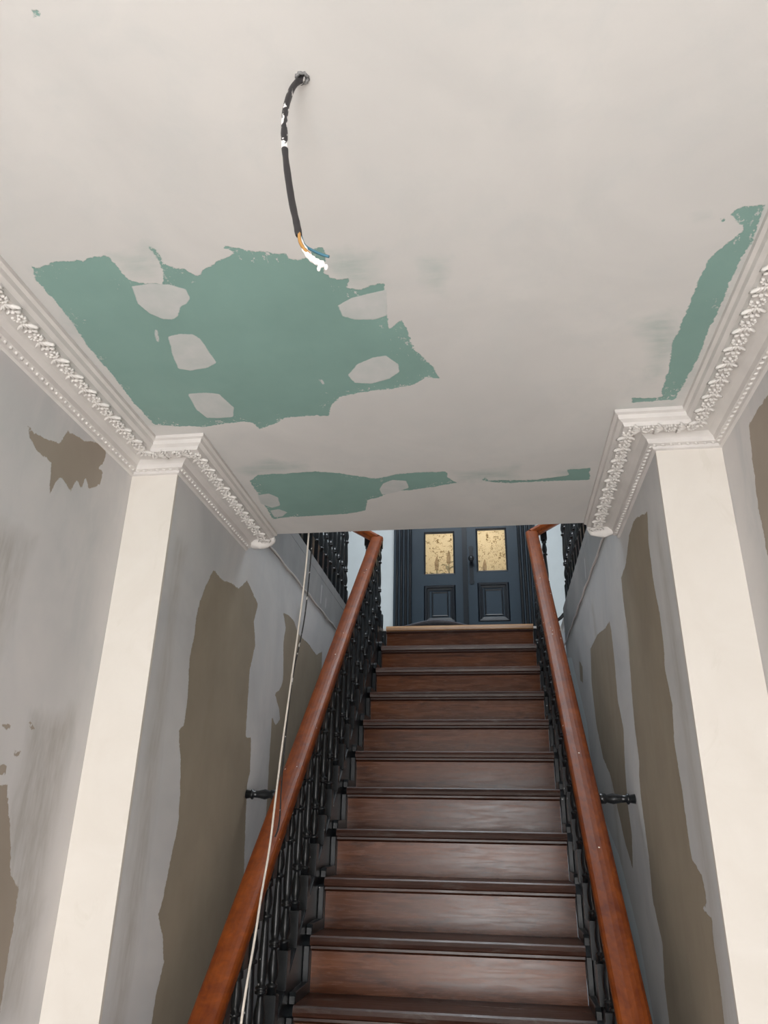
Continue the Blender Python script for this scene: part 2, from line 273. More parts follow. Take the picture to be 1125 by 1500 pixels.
M_mat = simple('blue_grey_mat', (.13, .14, .17), .9, .2, .2, 60, 0, .5)
M_floor = wood('hall_floor_boards', (.58, .55, .51), (.72, .69, .65), 0, (.4, .6), 10, None, 1, .1)  # floor out of view, toned pale to bounce light into the hall
M_leaf = simple('plant_leaf', (.05, .10, .03), .5); M_flower = simple('orange_flower_spike', (.36, .15, .03), .6); M_pot = simple('plant_pot', (.25, .12, .07), .7)
def glass():
    m = N('etched_glass'); v = m.pos()
    d = m.n('ShaderNodeMapping', Vector=v, Scale=(1, 1, 1)).outputs[0]
    w = m.n('ShaderNodeVectorMath', _operation='ADD', i0=d, i1=m.n('ShaderNodeVectorMath', _operation='SCALE', i0=m.n('ShaderNodeTexNoise', Vector=v, Scale=16., Detail=2.).outputs['Color'], Scale=.10).outputs[0]).outputs[0]
    e = m.noise(w, 20, 1.5, .5, 1.2)
    line = m.math('SUBTRACT', 1, m.rng(m.math('ABSOLUTE', m.math('SUBTRACT', e, .5)), .006, .026))   # meandering stems of the etched pattern
    msk = m.rng(m.noise(v, 30, 2), .46, .56)
    line = m.math('MULTIPLY', line, msk)
    tr = m.t.nodes.new('ShaderNodeBsdfTransparent'); m.set(tr.inputs[0], m.mix(line, (.95, .90, .80), (.42, .33, .20)))
    tl = m.t.nodes.new('ShaderNodeBsdfTranslucent'); m.set(tl.inputs[0], m.mix(line, (.95, .88, .74), (.30, .22, .12)))
    gl = m.t.nodes.new('ShaderNodeBsdfGlossy'); gl.inputs['Roughness'].default_value = .08
    a = m.n('ShaderNodeMixShader', i0=.25); m.t.links.new(tr.outputs[0], a.inputs[1]); m.t.links.new(tl.outputs[0], a.inputs[2])
    b = m.n('ShaderNodeMixShader', i0=.04); m.t.links.new(a.outputs[0], b.inputs[1]); m.t.links.new(gl.outputs[0], b.inputs[2])
    m.t.links.new(b.outputs[0], m.out.inputs[0]); return m.m
M_glass = glass()

# ---------------------------------------------------------------- surfaces with signed distance to patch outlines
def sdf(pts, polys):
    best = np.full(len(pts), -1.0)
    for pl in polys:
        P = np.array(pl); Q = np.roll(P, -1, 0); lo = P.min(0)-.25; hi = P.max(0)+.25
        idx = np.where(np.all((pts > lo) & (pts < hi), axis=1))[0]
        if not len(idx): continue
        X = pts[idx]; d2 = np.full(len(X), 9.); ins = np.zeros(len(X), bool)
        for p, q in zip(P, Q):
            e = q-p; w = X-p; t = np.clip((w@e)/max(e@e, 1e-12), 0, 1); r = w-t[:, None]*e; d2 = np.minimum(d2, (r*r).sum(1))
            c = ((p[1] > X[:, 1]) != (q[1] > X[:, 1])); 
            with np.errstate(divide='ignore', invalid='ignore'):
                xi = (q[0]-p[0])*(X[:, 1]-p[1])/(q[1]-p[1])+p[0]
            ins ^= c & (X[:, 0] < xi)
        d = np.sqrt(d2)*np.where(ins, 1, -1); best[idx] = np.maximum(best[idx], d)
    return best
def surface(name, u0, u1, v0, v1, step, to3d, mat, layers, solids, keep=None, flip=False):
    """plastered face as a fine grid plus the solid body behind it, one mesh; layers: attribute -> outlines"""
    nu = max(1, round((u1-u0)/step)); nv = max(1, round((v1-v0)/step))
    U, V = np.meshgrid(np.linspace(u0, u1, nu+1), np.linspace(v0, v1, nv+1), indexing='ij')
    uv = np.stack([U.ravel(), V.ravel()], 1); co = to3d(uv)
    I, J = np.meshgrid(np.arange(nu), np.arange(nv), indexing='ij'); a = (I*(nv+1)+J).ravel()
    F = np.stack([a, a+nv+1, a+nv+2, a+1], 1)
    if flip: F = F[:, ::-1]
    if keep is not None: F = F[keep(uv[F].mean(1))]
    n = len(co); sv = []; sf = []
    for x0, x1, y0, y1, z0, z1 in solids:
        k = n+len(sv)
        sv += [(x0,y0,z0),(x1,y0,z0),(x1,y1,z0),(x0,y1,z0),(x0,y0,z1),(x1,y0,z1),(x1,y1,z1),(x0,y1,z1)]
        sf += [[k+i for i in f] for f in ((0,3,2,1),(4,5,6,7),(0,1,5,4),(1,2,6,5),(2,3,7,6),(3,0,4,7))]
    allco = np.vstack([co, np.array(sv)]) if sv else co
    FF = np.vstack([F, np.array(sf)]) if sf else F
    used = np.unique(FF); rem = -np.ones(len(allco), int); rem[used] = np.arange(len(used)); FF = rem[FF]
    me = bpy.data.meshes.new(name)
    me.vertices.add(len(used)); me.vertices.foreach_set('co', allco[used].astype(np.float32).ravel())
    me.loops.add(FF.size); me.loops.foreach_set('vertex_index', FF.astype(np.int32).ravel())
    me.polygons.add(len(FF)); me.polygons.foreach_set('loop_start', np.arange(0, FF.size, 4, dtype=np.int32))
    me.update(calc_edges=True); me.validate()
    for nm in ('expo', 'blob', 'smear', 'pale'):
        val = np.full(len(allco), -1.0)
        if layers.get(nm): val[:n] = sdf(uv, layers[nm])
        at = me.attributes.new(nm, 'FLOAT', 'POINT'); at.data.foreach_set('value', (val[used]+1).astype(np.float32))
    return put(name, me, mat)

# ---------------------------------------------------------------- hall ceiling and walls
T = .15; YW = 4.68
o = surface('ceiling', OL, OR, -2.5, YE, .0065, lambda q: np.column_stack([q[:, 0], q[:, 1], np.full(len(q), H)]), M_ceil,
    dict(expo=GREEN, blob=BLOB, smear=SMEAR), [(OL, OR, -2.5, YP, H+.0015, H+.19), (XL, XR, YP, YE, H+.0015, H+.19)],
    keep=lambda c: ~((c[:, 1] > YP) & ((c[:, 0] < XL) | (c[:, 0] > XR))) , flip=True)
tag(o, 'hall ceiling of grey skim plaster with bare green plasterboard showing through', 'ceiling', kind='structure')
def wallx(name, x, sgn, y0, y1, z0, z1, gz0, step, mat, layers, label):
    # face at x, body on the side sgn
    xb = sorted((x+sgn*.0015, x+sgn*T))
    f = lambda q: np.column_stack([np.full(len(q), x), q[:, 0], q[:, 1]])
    o = surface(name, y0, y1, gz0, z1, step, f, mat, layers, [(xb[0], xb[1], y0, y1, z0, z1)] + ([(min(x, x+sgn*.0015), max(x, x+sgn*.0015), y0, y1, z0, gz0)] if gz0 > z0 else []), flip=(sgn > 0))
    return tag(o, label, 'wall', kind='structure')
smL = [[(1.15,2.2),(1.5,2.25),(1.45,1.9),(1.2,1.95)],[(1.55,1.3),(1.8,1.2),(1.8,1.9),(1.6,1.85)],[(1.2,1.5),(1.4,1.45),(1.5,1.75),(1.25,1.8)]]
wallx('wall_left', OL, -1, -2.5, YP+.012, 0, WT, .8, .009, M_hall, dict(expo=HL, smear=smL), 'left hall wall of patchy grey skim plaster with brown bare spots')
wallx('wall_right', OR, 1, -2.5, YP+.012, 0, WT, .8, .009, M_hall, dict(expo=HR), 'right hall wall of grey plaster with a brown bare strip at the frame edge')
smS = [[(2.4,1.0),(2.5,2.3),(2.62,2.3),(2.6,1.0)],[(3.2,1.5),(3.3,2.6),(3.4,2.6),(3.3,1.5)],[(1.9,1.0),(1.92,2.4),(2.0,2.4),(2.02,1.0)]]
wallx('wall_stair_left', XL, -1, YP+.012, YW, 0, WT, .7, .010, M_stair, dict(expo=SL, smear=smS), 'wall left of the stairs, grey skim over brown undercoat')
wallx('wall_stair_right', XR, 1, YP+.012, YW, 0, WT, .7, .010, M_stair, dict(expo=SR, pale=SRP, smear=smS), 'wall right of the stairs with tall brown undercoat patches')
for sd, x, sg in (('left', XL, -1), ('right', XR, 1)):
    pal = [[(3.78,2.85),(3.81,2.85),(3.795,2.74),(3.77,2.74)],[(3.90,2.81),(3.92,2.81),(3.915,2.75),(3.89,2.75)]] if sg < 0 else [[(3.45,2.84),(3.475,2.84),(3.50,2.75),(3.475,2.74)]]
    xs = sorted((x+sg*.0015, x+sg*T))
    tag(surface('wall_gallery_'+sd, YE+.001, YW, WT+.0005, LAND-.0005, .008, lambda q: np.column_stack([np.full(len(q), x), q[:, 0], q[:, 1]]), M_fascia, dict(pale=pal, smear=[[(2.6,2.70),(2.7,2.87),(3.0,2.87),(2.9,2.70)],[(3.3,2.70),(3.4,2.87),(3.5,2.87),(3.4,2.70)]]), [(xs[0], xs[1], YE+.001, YW, WT+.0005, LAND-.0005)], flip=(sg > 0)), 'dark grey skimmed edge of the upstairs gallery on the '+sd, 'wall', kind='structure')
# entrance wall with the open doorway behind the camera
bm = bmesh.new(); box(bm, OL-T, -.85, -2.65, -2.5, 0, WT); box(bm, .45, OR+T, -2.65, -2.5, 0, WT); box(bm, -.85, .45, -2.65, -2.5, 2.25, WT)
tag(obj('wall_front', bm, M_hall), 'entrance wall with open doorway behind the camera', 'wall', kind='structure')
tag(boxobj('floor', (OL-T, OR+T, -3.2, 4.84, -.1, 0), M_floor), 'wooden hall floor below the stairs', 'floor', kind='structure')
# pilasters
for i, (sd, x0, x1) in enumerate((('left', OL+.0005, XL), ('right', XR, OR-.0005))):
    o = boxobj('trim_%d' % (i+1), (x0, x1, YP, YP+.011, 0, WT-.002), M_cream)
    tag(o, 'cream painted pilaster face at the %s side of the stair opening' % sd, 'pilaster', kind='structure')

# ---------------------------------------------------------------- cornices
PROF = [(0,.0),(.118,.0),(.118,.010),(.110,.013),(.108,.024),(.098,.030),(.094,.040),(.066,.044),(.062,.030),(.040,.034),(.026,.044),(.022,.056),(.010,.058),(.008,.066),(0,.068)]
def leaf_mesh():
    bm = bmesh.new()      # acanthus motif: scroll, bud and fanned leaf fingers; long axis x, hangs towards -z
    for k in range(9):
        a = -PI*.9+k*PI*1.5/8; blobby(bm, (-.015+.0100*math.cos(a), .0105*math.sin(a), -.001), (.0040, .0040, .0042), 5, 3)
    blobby(bm, (-.015, 0, -.001), (.0042, .0042, .0048), 5, 4)
    for k in range(5):
        a = -1.0+k*.5; M = Matrix.Rotation(a*.8, 3, 'Z')
        blobby(bm, Vector((.007+.006*abs(k-2)*.3, .0062*(k-2), -.001)), (.0125, .0029, .0046), 6, 4, M)
    for k in (-1, 1): blobby(bm, (.025, k*.009, -.001), (.0075, .0034, .0042), 5, 3, Matrix.Rotation(k*.9, 3, 'Z'))
    blobby(bm, (.025, 0, -.001), (.0050, .0050, .0048), 6, 4)
    me = bpy.data.meshes.new('leaf_ornament'); bm.to_mesh(me); bm.free(); me.materials.append(M_orn); return me
LEAF = leaf_mesh()
def cornice(name, sd, OX, PX, sg, label):
    root = empty(name, (OX, YP, H), label, 'cornice', kind='structure')
    nx = -sg          # into the room
    path = [((OX, -2.495), (nx, 0)), ((OX, YP), (nx, -1)), ((PX, YP), (nx, -1)), ((PX, YE-.012), (nx, 0))]
    bm = bmesh.new(); rings = []
    for (x, y), (ax, ay) in path:
        rings.append([bm.verts.new((x+ax*p, y+ay*p, H-.0005-d)) for p, d in PROF])
    n = len(PROF)
    for a, b in zip(rings, rings[1:]):
        for i in range(n): bm.faces.new((a[i], a[(i+1)%n], b[(i+1)%n], b[i]))
    bm.faces.new(rings[0]); bm.faces.new(rings[-1][::-1])
    child(obj('cornice_moulding', bm, M_cornice), root)
    lp = .080; bp = .014
    segs = [((OX+nx*lp, .30), (OX+nx*lp, YP-lp), (0, 1)), ((OX+nx*lp, YP-lp), (PX+nx*lp, YP-lp), (1 if sg < 0 else -1, 0)), ((PX+nx*lp, YP-lp), (PX+nx*lp, YE-.03), (0, 1))]
    for (x0, y0), (x1, y1), dr in segs:
        L = math.hypot(x1-x0, y1-y0); k = max(1, round(L/.064))
        for i in range(k):
            t = (i+.5)/k; l = bpy.data.objects.new('leaf_ornament', LEAF); COL.objects.link(l)
            l.location = (x0+(x1-x0)*t, y0+(y1-y0)*t, H-.043); l.rotation_euler = (0, 0, math.atan2(dr[1], dr[0])+random.uniform(-.05, .05)); l.scale = (1.08, 1.25, 1.15)
            child(l, root)
    bm = bmesh.new()
    for (x0, y0), (x1, y1), dr in [((OX+nx*bp, .30), (OX+nx*bp, YP-bp), 0), ((OX+nx*bp, YP-bp), (PX+nx*bp, YP-bp), 0), ((PX+nx*bp, YP-bp), (PX+nx*bp, YE-.03), 0)]:
        L = math.hypot(x1-x0, y1-y0); k = max(2, round(L/.021)); ang = math.atan2(y1-y0, x1-x0)
        for i in range(k):
            t = (i+.5)/k; blobby(bm, (x0+(x1-x0)*t, y0+(y1-y0)*t, H-.0565), (.0085, .0045, .0055), 5, 3, Matrix.Rotation(ang+.6, 3, 'Z'))
    tag(child(obj('bead_row', bm, M_orn), root), kind='stuff')
    # rough broken end where the cornice stops at the stairwell
    bm = bmesh.new(); blobby(bm, (PX+nx*.055, YE-.016, H-.030), (.056, .022, .034), 18, 10)
    for v in bm.verts: v.co += Vector(mnoise.noise_vector(v.co*60))*.007; v.co.z = min(v.co.z, H-.001)
    child(obj('plaster_lump', bm, M_orn, smooth=True), root)
    return root
cornice('trim_3', 'left', OL, XL, -1, 'ornate plaster cornice along the left hall wall and pilaster')
cornice('trim_4', 'right', OR, XR, 1, 'ornate plaster cornice along the right hall wall and pilaster')
# narrow bead along the gallery edge
for i, (sd, x, sg) in enumerate((('left', XL, -1), ('right', XR, 1))):
    bm = bmesh.new(); pts = [(x-sg*.004, YE+.02+k*.08, WT+.004+.004*math.sin(k*1.7)) for k in range(29)]
    tube(bm, pts, .004, 6, [.0035+.0025*((k*7)%5)/5 for k in range(29)])
    tag(obj('trim_%d' % (i+5), bm, M_cornice), 'thin rough plaster bead under the %s gallery edge' % sd, 'moulding', kind='structure')

# ---------------------------------------------------------------- upper floor: gallery, landing, back wall, doors
UX0, UX1, UZ, UY0 = -2.0, 1.6, 5.6, 1.0
bm = bmesh.new(); box(bm, UX0, XL-T, UY0, YD, LAND-.05, LAND); box(bm, XR+T, UX1, UY0, YD, LAND-.05, LAND); box(bm, XL-T, XL, YW+.001, YD, LAND-.05, LAND); box(bm, XR, XR+T, YW+.001, YD, LAND-.05, LAND); box(bm, XL-T, XL, UY0, YE-.001, LAND-.04, LAND); box(bm, XR, XR+T, UY0, YE-.001, LAND-.04, LAND); box(bm, XL, XR, UY0, YE, LAND-.04, LAND); box(bm, XL, XR, 4.89, YD, LAND-.05, LAND)
tag(obj('floor_upper', bm, M_floor), 'upstairs landing and gallery floor around the stairwell', 'floor', kind='structure')
tag(boxobj('wall_under_landing', (XL-T, XR+T, 4.864, 4.889, 0, LAND-.051), M_white), 'pale painted wall below the top landing edge', 'wall', kind='structure')
tag(boxobj('wall_upper_left', (UX0-.1, UX0, UY0, YD, LAND-.05, UZ), M_white), 'pale upstairs wall on the left', 'wall', kind='structure')
tag(boxobj('wall_upper_right', (UX1, UX1+.1, UY0, YD, LAND-.05, UZ), M_white), 'pale upstairs wall on the right', 'wall', kind='structure')
tag(boxobj('wall_upper_front', (UX0, UX1, UY0-.1, UY0, LAND-.05, UZ), M_white), 'pale upstairs wall above the hall', 'wall', kind='structure')
bm = bmesh.new(); box(bm, UX0, -.63, YD, YD+.12, LAND-.05, UZ); box(bm, .27, UX1, YD, YD+.12, LAND-.05, UZ); box(bm, -.63, .27, YD, YD+.12, 4.95, UZ)
tag(obj('wall_upper_back', bm, M_white), 'pale blue white landing wall around the double doors', 'wall', kind='structure')
tag(boxobj('ceiling_upper', (UX0, UX1, UY0, YD, UZ, UZ+.1), M_white), 'upstairs ceiling above the stairwell', 'ceiling', kind='structure')
# lit room behind the doors
for nm, b_, lb in (('wall_porch_back', (-1.3, .95, 7.4, 7.5, LAND, 5.2), 'back wall'), ('wall_porch_left', (-1.4, -1.301, YD+.121, 7.5, LAND, 5.2), 'left wall'), ('wall_porch_right', (.951, 1.05, YD+.121, 7.5, LAND, 5.2), 'right wall'), ('ceiling_porch', (-1.4, 1.05, YD+.121, 7.5, 5.201, 5.3), 'ceiling'), ('floor_porch', (-1.4, 1.05, YD+.121, 7.5, LAND-.1, LAND-.001), 'floor')):
    tag(boxobj(nm, b_, M_warmwall), 'warm cream %s of the lit room behind the etched door glass' % lb, nm.split('_')[0], kind='structure')

def door(name, x0, x1, pane, panel, label, lock):
    root = empty(name, ((x0+x1)/2, YD, LAND), label, 'door', kind='structure')
    z0, z1 = LAND+.008, LAND+1.98; y0, y1 = YD-.002, YD+.043
    px0, px1, pz0, pz1 = pane; qx0, qx1, qz0, qz1 = panel
    bm = bmesh.new()      # stiles and rails
    box(bm, x0, px0, y0, y1, z0, z1); box(bm, px1, x1, y0, y1, z0, z1)
    box(bm, px0, px1, y0, y1, z0, qz0); box(bm, px0, px1, y0, y1, qz1, pz0); box(bm, px0, px1, y0, y1, pz1, z1)
    child(obj('door_frame', bm, M_door), root)
    child(boxobj('panel', (px0, px1, y0+.016, y1-.004, qz0, qz1), M_door), root)
    def mould(nm, a0, a1, b0, b1, w, d, mat):
        bm = bmesh.new()
        yb = y0+.016; pr = [(0, -d*.4), (w*.25, -d), (w*.55, -d*.9), (w*.6, -d*.45), (w, -d*.3), (w, .0), (0, .0)]
        cs = [((a0, b0), (1, 1)), ((a1, b0), (-1, 1)), ((a1, b1), (-1, -1)), ((a0, b1), (1, -1))]
        R = [[bm.verts.new((c[0]+s[0]*p, yb+q, c[1]+s[1]*p)) for p, q in pr] for c, s in cs]
        for i in range(4):
            A, B = R[i], R[(i+1)%4]
            for k in range(len(pr)): bm.faces.new((A[k], A[(k+1)%len(pr)], B[(k+1)%len(pr)], B[k]))
        return child(obj(nm, bm, mat), root)
    mould('panel_moulding', px0-.001, px1+.001, qz0-.004, qz1+.004, .045, .024, M_frame)
    mould('glazing_bead', px0-.002, px1+.002, pz0-.002, pz1+.002, .016, .018, M_frame)
    mould('inner_bead', qx0+.052, qx1-.052, qz0+.052, qz1-.052, .012, .008, M_frame)
    child(boxobj('pane', (px0-.003, px1+.003, y0+.020, y0+.025, pz0-.003, pz1+.003), M_glass), root)
    if lock:
        cx = (x0+px0)/2+.006
        bm = bmesh.new(); box(bm, cx-.016, cx+.016, y0-.006, y0+.001, 3.475, 3.765)
        for zc in (3.475, 3.765):
            R0 = [[bm.verts.new((cx+.021*math.cos(2*PI*i/14), yy, zc+.021*math.sin(2*PI*i/14))) for i in range(14)] for yy in (y0+.001, y0-.0065)]
            for i in range(14): bm.faces.new((R0[0][i], R0[0][(i+1)%14], R0[1][(i+1)%14], R0[1][i]))
            bm.faces.new(R0[1])
        lp = child(obj('lock_plate', bm, M_frame), root)
        bm = bmesh.new(); lathe(bm, [(.010, 0), (.008, .018), (.012, .026), (.023, .036), (.025, .048), (.019, .058), (.001, .061)], 16)
        k = obj('door_knob', bm, M_iron, smooth=True); k.rotation_euler = (PI/2, 0, 0); k.location = (cx, y0-.006, 3.66); child(k, root)
        bm = bmesh.new(); box(bm, x0-.019, x0+.021, y0-.016, y0-.0005, z0, z1, .004)
        child(obj('meeting_strip', bm, M_frame), root)
    return root
door('door_1', -.62, -.182, (-.517, -.260, 3.545, 3.925), (-.507, -.268, 3.145, 3.455), 'left blue door leaf with tall etched glass pane', False)
door('door_2', -.180, .258, (-.084, .168, 3.560, 3.940), (-.082, .168, 3.145, 3.468), 'right blue door leaf with knob and etched glass pane', True)
# reeded door surround
root = empty('trim_7', (-.18, YD, LAND), 'dark reeded surround of the blue double doors', 'door frame', kind='structure')
for x0, x1 in ((-.765, -.612), (.250, .400)):
    bm = bmesh.new(); box(bm, x0, x1, YD-.028, YD-.0025, LAND, 4.98, .003); child(obj('jamb', bm, M_door), root)
    for k in range(4):
        c = x0+.030+(x1-x0-.045)*k/3 if x0 < 0 else x0+.015+(x1-x0-.045)*k/3
        bm = bmesh.new(); tube(bm, [(c, YD-.030, LAND+.12), (c, YD-.030, 4.9)], .0125, 8); child(obj('reed', bm, M_frame), root)
bm = bmesh.new(); box(bm, -.765, .40, YD-.029, YD-.002, 4.981, 5.1, .004); child(obj('head', bm, M_door), root)
for i, (x0, x1, sd) in enumerate(((UX0+.002, -.768, 'left'), (.403, UX1-.002, 'right'))):
    tag(boxobj('baseboard_'+sd, (x0, x1, YD-.018, YD-.001, LAND, LAND+.16), M_frame, None, .003), 'dark skirting board of the landing wall on the '+sd, 'baseboard', kind='structure')

# ---------------------------------------------------------------- staircase
stair = empty('staircase', (-.2, 1.8, 0), 'straight varnished brown wooden staircase rising to the landing', 'staircase')
def tread_bm(d, th, xa, xb):
    pr = [(.0, -th*.5), (.004, -th*.15), (.011, 0), (d, 0), (d, -th), (.011, -th), (.004, -th*.85)]
    bm = bmesh.new(); sweep(bm, pr, [((x, 0, 0), (0, 1, 0), (0, 0, 1)) for x in (xa, xb)]); return bm
def mesh_of(bm, name, mat):
    bmesh.ops.recalc_face_normals(bm, faces=bm.faces); me = bpy.data.meshes.new(name); bm.to_mesh(me); bm.free(); me.materials.append(mat); return me
TX0, TX1 = -.704, .297
ME_T = mesh_of(tread_bm(.24, .034, SXL, SXR), 'tread', M_tread)
ME_TOP = mesh_of(tread_bm(.0735, .034, SXL, SXR), 'tread', M_toplip)
bm = bmesh.new(); box(bm, SXL+.003, SXR-.003, 0, .02, 0, RISE-.034); ME_R = mesh_of(bm, 'riser', M_riser)
bm = bmesh.new(); sweep(bm, [(0, 0), (0, -.008), (.010, -.016), (.014, -.016), (.014, 0)], [((x, 0, 0), (0, 1, 0), (0, 0, 1)) for x in (SXL+.002, SXR-.002)]); ME_S = mesh_of(bm, 'scotia_moulding', M_tread)  # dark tread tone here also stands for the shadow line under each nosing
def step_mould(x0, x1):
    bm = bmesh.new()
    a = [(0, .0), (0, .022), (.006, .034), (.176, .034), (.176, RISE-.034), (.1995, RISE-.034), (.1995, 0)]
    sweep(bm, a, [((x, 0, 0), (0, 1, 0), (0, 0, 1)) for x in (x0, x1)])
    bmesh.ops.bevel(bm, geom=[e for e in bm.edges if abs(e.verts[0].co.x-e.verts[1].co.x) < 1e-6], offset=.003, segments=1, affect='EDGES')
    return mesh_of(bm, 'step_moulding', M_black)
ME_M = [step_mould(-.712, -.6885), step_mould(.2825, .304)]
def copyobj(nm, me, loc, parent):
    o = bpy.data.objects.new(nm, me); COL.objects.link(o); o.location = loc; return child(o, parent)
for k in range(-4, 12):
    y = D1+(k-1)*G; z = (k+5)*RISE
    t = copyobj('tread', ME_TOP if k == 11 else ME_T, (0, y, z), stair)
    if k == 11: t['label'] = 'pale unstained top step nosing'
    copyobj('riser', ME_R, (0, y+.026, z-RISE), stair)
    copyobj('scotia_moulding', ME_S, (0, y+.012, z-.034), stair)
    if k < 11:
        for m in ME_M: copyobj('step_moulding', m, (0, y+.026, z), stair)
Y0S = D1-5*G
for nm, x0, x1 in (('string', -.765, -.7125), ('string', .3045, .345)):
    bm = bmesh.new(); ya, yb = Y0S-.02, 4.838
    pr = [(ya, nosz(ya)+.070), (yb, nosz(yb)+.070), (yb, nosz(yb)-.30), (ya+.33, 0), (ya, 0)]
    va = [bm.verts.new((x0, a, b)) for a, b in pr]; vb = [bm.verts.new((x1, a, b)) for a, b in pr]
    bm.faces.new(va); bm.faces.new(vb[::-1])
    for i in range(5): bm.faces.new((va[i], va[(i+1)%5], vb[(i+1)%5], vb[i]))
    bmesh.ops.bevel(bm, geom=[e for e in bm.edges if abs(e.verts[0].co.x-e.verts[1].co.x) < 1e-6], offset=.004, segments=2, affect='EDGES')
    child(obj(nm, bm, M_black), stair)

# ---------------------------------------------------------------- balustrades
BL = .635
def baluster_mesh():
    bm = bmesh.new(); h = .0205
    box(bm, -h, h, -h, h, 0, .115, .002)
    pr = [(.0155,.113),(.0155,.134),(.0185,.136),(.0185,.142),(.0115,.145),(.0115,.150),(.0160,.162),(.0182,.180),(.0170,.200),(.0125,.222),(.0100,.236),(.0110,.243),(.0185,.245),(.0190,.251),(.0140,.254),(.0185,.258),(.0185,.263),(.0120,.267),
          (.0155,.290),(.0160,.320),(.0135,.380),(.0110,.430),(.0105,.446),(.0180,.449),(.0180,.456),(.0110,.459),(.0130,.470),(.0170,.486),(.0165,.503),(.0120,.526),(.0110,.534),(.0165,.538),(.0150,.560)]
    lathe(bm, pr, 12)
    box(bm, -h, h, -h, h, .558, BL, .002)
    return mesh_of(bm, 'baluster', M_black)
ME_B = baluster_mesh()
RP = [(-.040, -.008), (-.034, -.014), (-.034, -.026), (-.026, -.032), (.026, -.032), (.034, -.026), (.034, -.014), (.040, -.008)] + [(.0405, .004), (.040, .012), (.037, .019), (.031, .0245), (.020, .028), (.008, .0295), (-.008, .0295), (-.020, .028), (-.031, .0245), (-.037, .019), (-.040, .012), (-.0405, .004)]
def newel_bm(bm, x, y, z0, z1, r=.045):
    box(bm, x-r, x+r, y-r, y+r, z0, z0+.32, .004)
    L = z1-z0; lathe(bm, [(r*.9, z0+.32), (r, z0+.34), (r*.6, z0+.37), (r*.85, z0+.45), (r*.55, z0+L*.72), (r*.95, z0+L*.76), (r*.6, z0+L*.79)], 16, (x, y))
    box(bm, x-r, x+r, y-r, y+r, z0+L*.79, z1, .004)
RH = .69
nrm = Vector((0, -SL_, 1)).normalized()
def stair_balustrade(sd, rx, bx, gx, wx, sg, label):
    root = empty('stair_balustrade', (rx, 1.75, 0), label, 'balustrade', 'black balustrades beside the main stairs')
    ya, yb = 1.62, 4.70
    zt = nosz(yb)+RH
    A = (1, 0, 0); yG = 4.80; zG = 3.575
    path = [((rx, y, nosz(y)+RH), A, nrm) for y in (ya, 2.6, 3.6, yb-.06)]
    bm = bmesh.new(); sweep(bm, RP, path + [((rx, yb-.02, nosz(yb-.02)+RH), A, Vector((0, -SL_*.8, 1)).normalized()), ((rx, yb+.012, zt-.002), A, Vector((0, -SL_*.6, 1)).normalized())])
    child(obj('handrail', bm, M_rail, smooth=False), root)
    k = 0; y = 1.71
    while y < 4.75:
        copyobj('baluster', ME_B, (bx, y, nosz(y)+.050), root); y += .1205
    bm = bmesh.new(); newel_bm(bm, rx, 1.70-.03, 0, nosz(1.66)+RH-.02); child(obj('newel_post', bm, M_black), root)
    # horizontal turned brace between handrail and wall
    L = abs(wx-rx)-.036; x0 = rx+sg*.034
    bm = bmesh.new(); pr = [(.017, 0), (.017, L*.22), (.0125, L*.26), (.018, L*.42), (.013, L*.62), (.0115, L*.76), (.018, L*.79), (.018, L*.83), (.013, L*.86), (.016, L*.995)]
    lathe(bm, pr, 12)
    for v in bm.verts: v.co = Vector((x0+sg*v.co.z, 2.775+v.co.x, 1.728+v.co.y))
    child(obj('wall_brace', bm, M_black), root)
    return root
stair_balustrade('left', -.745, -.731, -.925, XL, -1, 'black turned balusters under a red-brown handrail left of the main stairs')
stair_balustrade('right', .305, .313, .490, XR, 1, 'black turned balusters under a red-brown handrail right of the main stairs')
def gallery(sd, x, rx, sg, label):
    root = empty('gallery_balustrade', (x, 3.5, LAND), label, 'balustrade')
    xs = sorted((x-.028, x+.028)); wx = XL if sg < 0 else XR
    xs = sorted((wx+sg*.001, wx+sg*.062)); zc = LAND+.66+.03
    bm = bmesh.new(); box(bm, xs[0], xs[1], YE+.001, YW, LAND+.0005, CURB, .003); child(obj('base_curb', bm, M_fascia), root)
    y = YE+.09
    while y < 4.66:
        copyobj('baluster', ME_B, (x, y, CURB-.002), root); y += .1205
    ztop = CURB+BL+.02; zt = nosz(4.70)+RH
    pth = [((x, YE+.02, ztop), (1, 0, 0), (0, 0, 1)), ((x, 4.70, ztop), (1, 0, 0), (0, 0, 1)), ((x, 4.765, ztop-.004), Vector((1, -sg*-.6, 0)).normalized(), (0, 0, 1))]
    bm = bmesh.new(); sweep(bm, RP, pth); child(obj('handrail', bm, M_rail), root)
    # turn joining the stair handrail
    a = Vector((rx, 4.70, zt)); b = Vector((x, 4.75, ztop-.004))
    d = (b-a).normalized(); side = Vector((0, 0, 1)).cross(d).normalized(); up = d.cross(side).normalized()
    bm = bmesh.new(); sweep(bm, RP, [(a-d*.008, side, up), (a*.5+b*.5, side, up), (b+d*.01, side, up)])
    child(obj('handrail_turn', bm, M_rail), root)
    mx = (x+rx)/2-(.012*sg)
    copyobj('baluster', ME_B, (mx, 4.79, LAND+.012), root)
    bm = bmesh.new(); tube(bm, spline([(rx+sg*.04, 4.826, LAND-.012), (rx+sg*.10, 4.826, LAND+.002), (wx-sg*.01, 4.825, LAND+.03), (wx+sg*.02, 4.815, CURB)], 6), .011, 8)
    child(obj('curved_edge_trim', bm, M_black), root)
    return root
gallery('left', -.932, -.745, -1, 'black balusters along the upstairs gallery edge on the left')
gallery('right', .498, .305, 1, 'black balusters along the upstairs gallery edge on the right')

